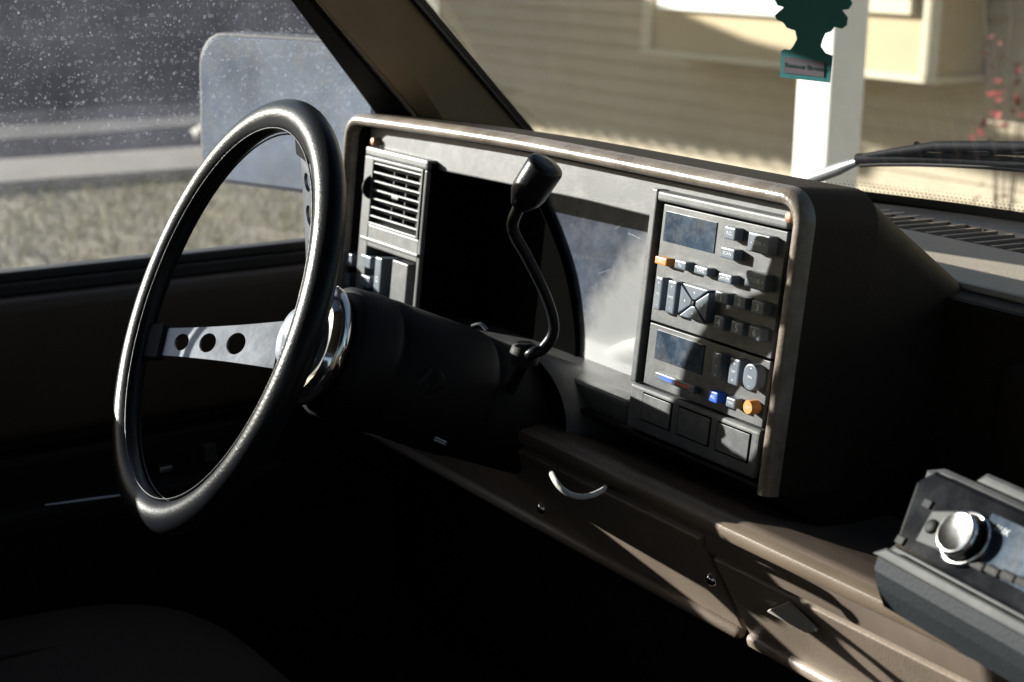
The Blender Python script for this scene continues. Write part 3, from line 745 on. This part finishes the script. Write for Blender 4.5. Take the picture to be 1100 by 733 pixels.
# glazing
def glasssheet(name, grid, k, thick=.004):
    b = MB(); 
    for i in range(len(grid)-1):
        pass
    n = len(grid[0]); vs = [p for r in grid for p in r]
    fs = [(j*n+i, j*n+i+1, (j+1)*n+i+1, (j+1)*n+i) for j in range(len(grid)-1) for i in range(n-1)]
    b.add(vs, fs, k, None, True); return b.build(name, TR)
def gx(z): return -.820+(z-1.28)*.30
def pillarY(z): 
    t = (z-PD0[2])/(PD1[2]-PD0[2]); return PD0[1]+(PD1[1]-PD0[1])*t+.02
M['tintglass'] = glass('tinted_glass', (.3, .3, .3), .02, tint=(.32, .33, .32))  # unseen dark pane added to cut sky fill from the passenger side
glasssheet('passenger_window', [[V((.925-(z-1.27)*.10, y, z)) for y in (-1.9, -.6, .34-(z-1.27)*.9)] for z in (1.25, 1.5, 1.84)], 'tintglass')
glasssheet('door_window', [[V((gx(z), y, z)) for y in (-1.03, -.6, pillarY(z))] for z in (1.275, 1.4, 1.6, 1.83)], 'doorglass')
NX = 30
ws = glasssheet('windshield', [[V((x, wsY(x, z), z)) for x in [(-1+2*i/NX)*(.755-(z-1.33)*.33) for i in range(NX+1)]] for z in [1.33+.52*j/6 for j in range(7)]], 'windglass')
def wsp(px, py, off=0):
    r = ray(px, py); t0, t1 = .8, 3.5
    f = lambda t: (CAM+r*t).y-wsY((CAM+r*t).x, (CAM+r*t).z)-off
    for _ in range(50):
        tm = (t0+t1)/2
        if f(tm) > 0: t1 = tm
        else: t0 = tm
    return CAM+r*t0
b = MB()   # ceramic dot band along the lower edge of the glass
for row, (zz, rr2) in enumerate(((1.374, .0016), (1.379, .0012), (1.384, .0008))):
    for i in range(170):
        x = -.5+.0052*(i+.5*(row % 2)); c = V((x, wsY(x, zz)-.0015, zz)); e2 = V((0, -1.24, 1)).normalized()
        b.add([c+V((1, 0, 0))*rr2*math.cos(a)+e2*rr2*math.sin(a) for a in [math.pi/3*j for j in range(6)]], [tuple(range(6))], 'rubber')
xs2 = [-.70+.047*i for i in range(31)]
b.loft([[V((x, wsY(x, zz)-.0016, zz)) for x in xs2] for zz in (1.345, 1.372)], 'rubber', closed=False)
b.build('frit_band', ws)
# rear view mirror above the frame
b = MB(); b.box((-.10, .04, 1.70), (.12, .065, 1.755), 'black', bev=.01, seg=3); b.tube([(.01, .065, 1.74), (.01, .10, 1.80)], .006, 'black', 8); b.build('rear_view_mirror', TR)
# wiper
b = MB()
P = [wsp(872, 192, .03), wsp(900, 182, .03), wsp(918, 175, .035), wsp(940, 168, .04)]
b.tube(P, [.008, .0075, .005, .004], 'wiperarm', 8)
wip = b.build('wiper_arm', TR)
b = MB()
up = [wsp(px, py, .016) for px, py in ((926, 168), (960, 163), (985, 160), (1005, 157), (1060, 157), (1110, 158))]
b.tube(up, [.003, .004, .005, .0055, .0055, .0055], 'wiper', 8)
lo = [wsp(px, py, .014) for px, py in ((921, 171), (945, 170), (985, 170), (1020, 171), (1060, 173), (1110, 177))]
b.tube(lo, [.0065]*6, 'wiper', 8)
lo2 = [wsp(px, py+6, .006) for px, py in ((924, 171), (945, 170), (985, 170), (1020, 171), (1060, 173), (1110, 177))]
b.tube(lo2, [.0035]*6, 'rubber', 6)
for px in (985, 1022, 1070):
    b.tube([wsp(px, 155, .03), wsp(px-8, 171, .024)], .004, 'wiper', 6)
mid_ = [wsp(px, py, .03) for px, py in ((990, 160), (1022, 162), (1110, 165))]
b.tube(mid_, [.003, .003, .003], 'wiper', 6)
b.build('wiper_blade', wip)
# hood, cowl, fender
b = MB(); hx = .86
ys = [.60, .9, 1.3, 1.7, 2.0]; hz = [1.30, 1.27, 1.22, 1.15, 1.04]
loops = [[V((x, y+.0, z-.10*abs(x/hx)**3)) for x in [-hx+2*hx*i/16 for i in range(17)]] for y, z in zip(ys, hz)]
b.loft(loops, 'paint', closed=False)
for sx in (-1, 1): b.box((sx*hx-.02, .55, .6), (sx*hx+.02, 1.98, 1.12), 'paint', bev=.01)
b.box((-hx, 1.96, .6), (hx, 2.02, 1.02), 'paint', bev=.01)
b.build('hood', TR)
b = MB(); b.box((-.84, .36, 1.20), (.90, .62, 1.275), 'rubber', bev=.01); b.build('cowl', TR)
# exterior body: sills and bed so the cab is not hanging in the air
b = MB(); b.box((-.93, -1.95, .45), (-.865, .55, 1.255), 'paint', bev=.02); b.box((.935, -1.95, .45), (.98, .55, 1.24), 'paint', bev=.02)
b.box((-.9, -4.0, .6), (.95, -1.95, 1.20), 'paint', bev=.03); b.box((-.85, -3.9, .35), (.9, 1.95, .62), 'black'); b.build('truck_body', TR)
for x in (-.80, .85):
    for y in (1.35, -3.0):
        b = MB(); T = Matrix.Translation(V((x, y, .37))) @ Matrix.Rotation(R_(90), 4, 'Y')
        b.lathe([(.20, -.12), (.34, -.125), (.37, -.10), (.37, .10), (.34, .125), (.20, .12)], 'rubber', T, seg=32); b.build('wheel', TR)
# door mirror
mc = Wt(307, 120, 1.98); mn = V((.38, -.92, .03)).normalized(); mxx = mn.cross(V((0, 0, 1))).normalized(); 
if mxx.x > 0: pass
mu = mxx.cross(mn) if mxx.cross(mn).z > 0 else mn.cross(mxx)
MF = frame(mc, mxx, mu, mn); MFi = MF.inverted()
def mp(px, py):
    p = MFi @ Wp(px, py, mc, mn); return p.x, p.y
cs = [mp(*p) for p in ((219, 45), (400, 42), (392, 205), (219, 196))]
mx0, mx1 = min(c[0] for c in cs), max(c[0] for c in cs); my0, my1 = sum(c[1] for c in cs[2:])/2, sum(c[1] for c in cs[:2])/2
b = MB(); b.prism(rrect(mx0-.006, my0-.006, mx1+.006, my1+.006, .046), -.055, .0, 'rubber', MF, bev=.004)
b.tube([mc-mn*.03+V((.08, 0, -.06)), V((-.90, .12, 1.28))], .018, 'rubber', 10)
mir = b.build('door_mirror', TR)
b = MB(); b.prism(rrect(mx0, my0, mx1, my1, .042), -.001, .002, 'mirror', MF, bev=.0008); b.build('mirror_glass', mir)
# driver seat
def cushion(name, x0, x1, y0, y1, z0, z1, e, k, parent, T=None):
    b = MB(); q = bmesh.new(); bmesh.ops.create_uvsphere(q, u_segments=48, v_segments=32, radius=1)
    for v in q.verts:
        c = v.co
        v.co = V([math.copysign(abs(c[i])**e, c[i]) for i in range(3)])
        v.co = V(((x0+x1)/2+v.co.x*(x1-x0)/2, (y0+y1)/2+v.co.y*(y1-y0)/2, (z0+z1)/2+v.co.z*(z1-z0)/2))
    b.bm(q, k, T, True); return b.build(name, parent)
seat = cushion('driver_seat', -.73, -.12, -.85, -.25, .74, .955, .55, 'seat', TR)
cushion('backrest', -.73, -.12, -1.02, -.80, .80, 1.42, .5, 'seat', seat)
b = MB()
xs3 = [(-.66, .972), (-.6, .984), (-.42, .988), (-.24, .984), (-.18, .972)]
b.tube([V((-.55, -.80+.1*i, .956-(.0 if i < 4 else .012*(i-3)**1.5))) for i in range(6)], .003, 'seat', 6); b.build('seat_seam', seat)
cushion('passenger_seat', .02, .62, -.95, -.40, .70, .84, .55, 'seat', TR)

# ------------------------------------------------------------------ air freshener
fn = V((.35, -.93, 0)).normalized()
FO = W(866, 50, 0, .02)
fx = V((0, 0, 1)).cross(fn).normalized()
if fx.dot(r3) < 0: fx = -fx
fx = (fx*math.cos(R_(-3))+V((0, 0, 1))*math.sin(R_(-3))).normalized(); fu = fn.cross(fx)
if fu.z < 0: fu = -fu
FF = frame(FO, fx, fu, fx.cross(fu)); FFi = FF.inverted(); fnn = fx.cross(fu)
def fp(px, py):
    p = FFi @ Wp(px, py, FO, fnn); return (p.x, p.y)
tree = [(843, 53), (849, 54), (852, 51), (857, 42), (855, 33), (846, 30), (842, 24), (835, 21), (833, 17), (838, 12), (843, 8), (836, 6), (833, 0), (840, -8), (846, -14), (840, -18), (846, -30), (852, -34), (848, -40), (858, -54), (868, -70), (872, -84), (878, -84), (882, -68), (892, -48), (902, -34), (897, -30), (904, -14), (900, -10), (912, -4), (916, 4), (912, 10), (905, 11), (911, 19), (910, 27), (905, 31), (897, 29), (893, 34), (887, 36), (884, 42), (882, 50), (887, 57), (895, 60), (892, 89), (838, 83), (840, 55)]
b = MB()
q = bmesh.new(); vs = [q.verts.new((*fp(*p), 0)) for p in tree]; ed = [q.edges.new((vs[i], vs[(i+1) % len(vs)])) for i in range(len(vs))]
bmesh.ops.triangle_fill(q, edges=ed, use_beauty=True)
ret = bmesh.ops.extrude_face_region(q, geom=list(q.faces))
for v in ret['geom']:
    if isinstance(v, bmesh.types.BMVert): v.co.z += .0014
b.bm(q, 'green', FF)
af = empty('air_freshener', FO)
def inv(o, root): o.parent = root; o.matrix_parent_inverse = Matrix.Translation(-root.location)
o = b.build('scented_card'); inv(o, af)
side = 1 if (CAM-FO).dot(fnn) > 0 else -1
zf = .0014 if side > 0 else 0
lc = [fp(*p) for p in ((844, 61), (887, 66), (886, 83), (842, 78))]
b = MB(); L_ = [(c[0], c[1], zf+side*.0002) for c in lc]; b.add(L_+[(x, y, zf+side*.0004) for x, y, z in L_], [(0, 1, 2, 3), (4, 5, 6, 7), (0, 1, 5, 4), (1, 2, 6, 5), (2, 3, 7, 6), (3, 0, 4, 7)], 'mauve', FF)
mid3 = V((sum(c[0] for c in lc)/4, sum(c[1] for c in lc)/4, zf+side*.0006))
wlab = abs(lc[1][0]-lc[0][0])
Tt = FF @ Matrix.Translation(mid3) @ Matrix.Rotation(math.atan2(lc[1][1]-lc[0][1], lc[1][0]-lc[0][0]), 4, 'Z')
b.text('Summer Breeze', wlab*.155, 'greenink', Tt)
inv(b.build('card_label'), af)
b = MB(); tp = FF @ V((*fp(875, -82), .0007)); b.tube([tp, V((tp.x-.01, .05, 1.72))], .0006, 'white', 6); inv(b.build('hanging_string'), af)
tag(af, 'teal tree shaped card air freshener with mauve label hanging before the windshield', 'air freshener')

# ------------------------------------------------------------------ outside
b = MB(); b.box((-250, -250, -.3), (250, 250, 0), 'soil'); tag(b.build('ground'), kind='structure')
b = MB(); b.box((-10.45, -60, -.1), (-9.35, 60, .07), 'concrete', bev=.02); tag(b.build('sidewalk'), kind='structure')
b = MB(); b.box((-24, -60, -.1), (-10.46, 60, .008), 'asphalt'); tag(b.build('street'), kind='structure')
b = MB(); b.prism([(-13.1, -6), (-12.2, -6), (-12.0, 3.2), (-12.3, 4.9), (-12.9, 5.1)], -.1, .014, 'worn'); tag(b.build('driveway_apron'), kind='structure')  # strip paler than the street round it
b = MB(); b.box((-2.6, -20, -.1), (2.6, 4.6, .012), 'concrete'); tag(b.build('driveway'), kind='structure')
b = MB()   # grass: many blades
for i in range(26000):
    x = random.uniform(-9.3, -3.4); y = random.uniform(-1.2, 7.5)
    h = random.uniform(.025, .08); a = random.uniform(0, 6.28); lx, ly = random.uniform(-.04, .04), random.uniform(-.04, .04); wv = .006
    b.add([(x-wv*math.cos(a), y-wv*math.sin(a), 0), (x+wv*math.cos(a), y+wv*math.sin(a), 0), (x+lx, y+ly, h)], [(0, 1, 2)], 'grass')
tag(b.build('grass'), 'short dry grass on the yard beyond the driver window', kind='stuff')
for x, y, r, nm in ((-11.3, 4.35, .16, 'rock'),):
    b = MB(); q = bmesh.new(); bmesh.ops.create_icosphere(q, subdivisions=3, radius=r)
    for v in q.verts: v.co *= 1+random.uniform(-.12, .12); v.co.y *= 1.8; v.co.z *= .6
    b.bm(q, 'stone', Matrix.Translation(V((x, y, .05))), True); o = b.build(nm); tag(o, 'pale rounded rock at the edge of the dark street', 'rock')
# dark board fence across the street
b = MB()
for i in range(300):
    y = -25+i*.2; b.box((-24.3, y+.005, 0), (-24.26, y+.195, 3.2+.02*math.sin(i*2.3)), 'fence')
b.box((-24.36, -25, .5), (-24.3, 35, .6), 'fence'); b.box((-24.36, -25, 2.6), (-24.3, 35, 2.7), 'fence')
tag(b.build('board_fence'), 'long dark board fence across the street', 'fence')

# house
HY = 5.2
HS = empty('house', (-5, HY, 0)); tag(HS, 'cream house with lap siding, a boxed bay and a white porch post', 'house')
HXL = W(440, 60, 1, HY).x
b = MB()
for i in range(38):
    z = .02+i*.1
    b.add([(HXL, HY, z), (2, HY, z), (2, HY+.021, z+.1), (HXL, HY+.021, z+.1), (HXL, HY+.021, z), (2, HY+.021, z)], [(0, 1, 2, 3), (0, 4, 5, 1)], 'wall')
b.box((HXL, HY+.029, 0), (2, HY+6, 3.8), 'wall')
inv(b.build('wall'), HS)
b = MB(); b.prism([(0, 3.6), (6.8, 3.6), (3.4, 5.4)], HXL-.4, 2.4, 'roofing', frame((0, HY-.4, 0), V((0, 1, 0)), V((0, 0, 1)), V((1, 0, 0)))); inv(b.build('roof'), HS)
BY = HY-.33
A0 = W(692, 60, 1, BY); A1 = W(1005, 86, 1, BY)
zb = (A0.z+A1.z)/2
b = MB()
b.box((A0.x, BY, zb), (A1.x, HY-.002, 2.9), 'bay')
b.box((A0.x-.02, BY-.02, zb-.005), (A1.x+.02, HY-.003, zb+.03), 'trimw', bev=.004)
b.box((A0.x-.015, BY-.018, zb+.031), (A0.x+.08, BY-.001, 2.85), 'trimw', bev=.004)
b.box((A1.x-.09, BY-.018, zb+.031), (A1.x+.015, BY-.001, 2.85), 'trimw', bev=.004)
bay = b.build('bay'); inv(bay, HS)
# two windows of the bay with sills: (x0,x1) from picture columns on the bay's face
for pa, pb in ((712, 850), (905, 985)):
    wa = W(pa, 20, 1, BY); wb = W(pb, 26, 1, BY); zs = W((pa+pb)/2, 14, 1, BY).z
    b = MB()
    for u0, v0, u1, v1 in ((wa.x, zs, wb.x, zs+.07), (wa.x, zs+.071, wa.x+.06, 2.5), (wb.x-.06, zs+.071, wb.x, 2.5), (wa.x, 2.501, wb.x, 2.57)):
        b.box((u0, BY-.05, v0), (u1, BY-.002, v1), 'white' if pa < 800 else 'trimw', bev=.005)
    b.box((wa.x+.061, BY-.012, zs+.071), (wb.x-.061, BY-.003, 2.5), 'pane')
    o = b.build('window'); inv(o, HS)
# porch post, and an unseen roof slab cut to shade the wall
b = MB(); pc = W(890, 130, 1, 2.30); pw = .135
b.box((pc.x-pw, 2.30, 0), (pc.x, 2.30+pw, 2.56), 'white', bev=.006); b.box((pc.x-pw-.03, 2.27, 0), (pc.x+.03, 2.33+pw, .15), 'white', bev=.006)
o = b.build('porch_post'); tag(o, 'white square porch post, bright on its left face'); inv(o, HS)
ZR = 2.6
def sunup(px, py, Y=HY, z=ZR):
    p = W(px, py, 1, Y); t = (z-p.z)/TOS.z; return p+TOS*t
upE = [(560, -90), (700, -25), (780, 32), (925, 92), (1035, 122), (1070, 150), (1130, 158)]
loE = [(1130, 206), (1100, 197), (930, 158), (865, 143), (640, 119), (480, 100), (200, 68)]
poly = [sunup(*p) for p in upE+loE]+[sunup(200, -150)]
b = MB(); b.prism([(p.x, p.y) for p in poly], ZR, ZR+.05, 'roofing')
e0, e1 = sunup(480, 100), sunup(930, 158)
nr = int((e1-e0).length/.19)
dirv = (e1-e0).normalized(); ang = math.atan2(dirv.y, dirv.x)
for i in range(nr):  # tails added to scallop the edge of that shade
    c = e0.lerp(e1, (i+.5)/nr)
    b.box((-.045, -.06, -.15), (.045, .30, -.001), 'roofing', Matrix.Translation(c) @ Matrix.Rotation(ang, 4, 'Z'), bev=.02)
inv(b.build('porch_roof'), HS)
for x, y in ((W(432, 60, 1, 2.36).x, 2.36), (W(455, 60, 1, 3.4).x, 3.4)):
    b = MB(); b.box((x-.06, y-.06, 0), (x+.06, y+.06, ZR-.001), 'white', bev=.006); inv(b.build('porch_post'), HS)  # post added under the unseen roof slab
b = MB(); p3 = poly[4]; b.tube([V((pc.x-.06, 2.36, 2.57)), V((W(432, 60, 1, 2.36).x, 2.36, 2.57))], .035, 'white', 8); inv(b.build('porch_beam'), HS)
# red-leaved shrub right of the bay
sh = W(1092, 120, 1, 4.75); SR = empty('red_shrub', (sh.x, sh.y, 0)); tag(SR, 'thin shrub with red leaves in front of the cream wall', 'shrub')
b = MB(); lf = MB()
for i in range(7):
    a = random.uniform(0, 6.28); sp = random.uniform(.1, .4); h = random.uniform(1.2, 1.9)
    pts = [V((sh.x, sh.y, 0)), V((sh.x+math.cos(a)*sp*.4, sh.y+math.sin(a)*sp*.2, h*.5)), V((sh.x+math.cos(a)*sp, sh.y+math.sin(a)*sp*.4, h))]
    b.tube(smooth_path(pts, 4), .004, 'bark', 5)
    for j in range(11):
        t = random.uniform(.35, 1); c = pts[0].lerp(pts[2], t)+V([random.gauss(0, .06) for _ in range(3)]); u = V([random.gauss(0, 1) for _ in range(3)]).normalized(); v_ = u.orthogonal().normalized()
        s_ = random.uniform(.018, .035); lf.add([c-u*s_, c+v_*s_*.5, c+u*s_, c-v_*s_*.5], [(0, 1, 2, 3)], 'leafred')
inv(b.build('branches'), SR); inv(lf.build('leaves'), SR)
bpy.context.view_layer.update()
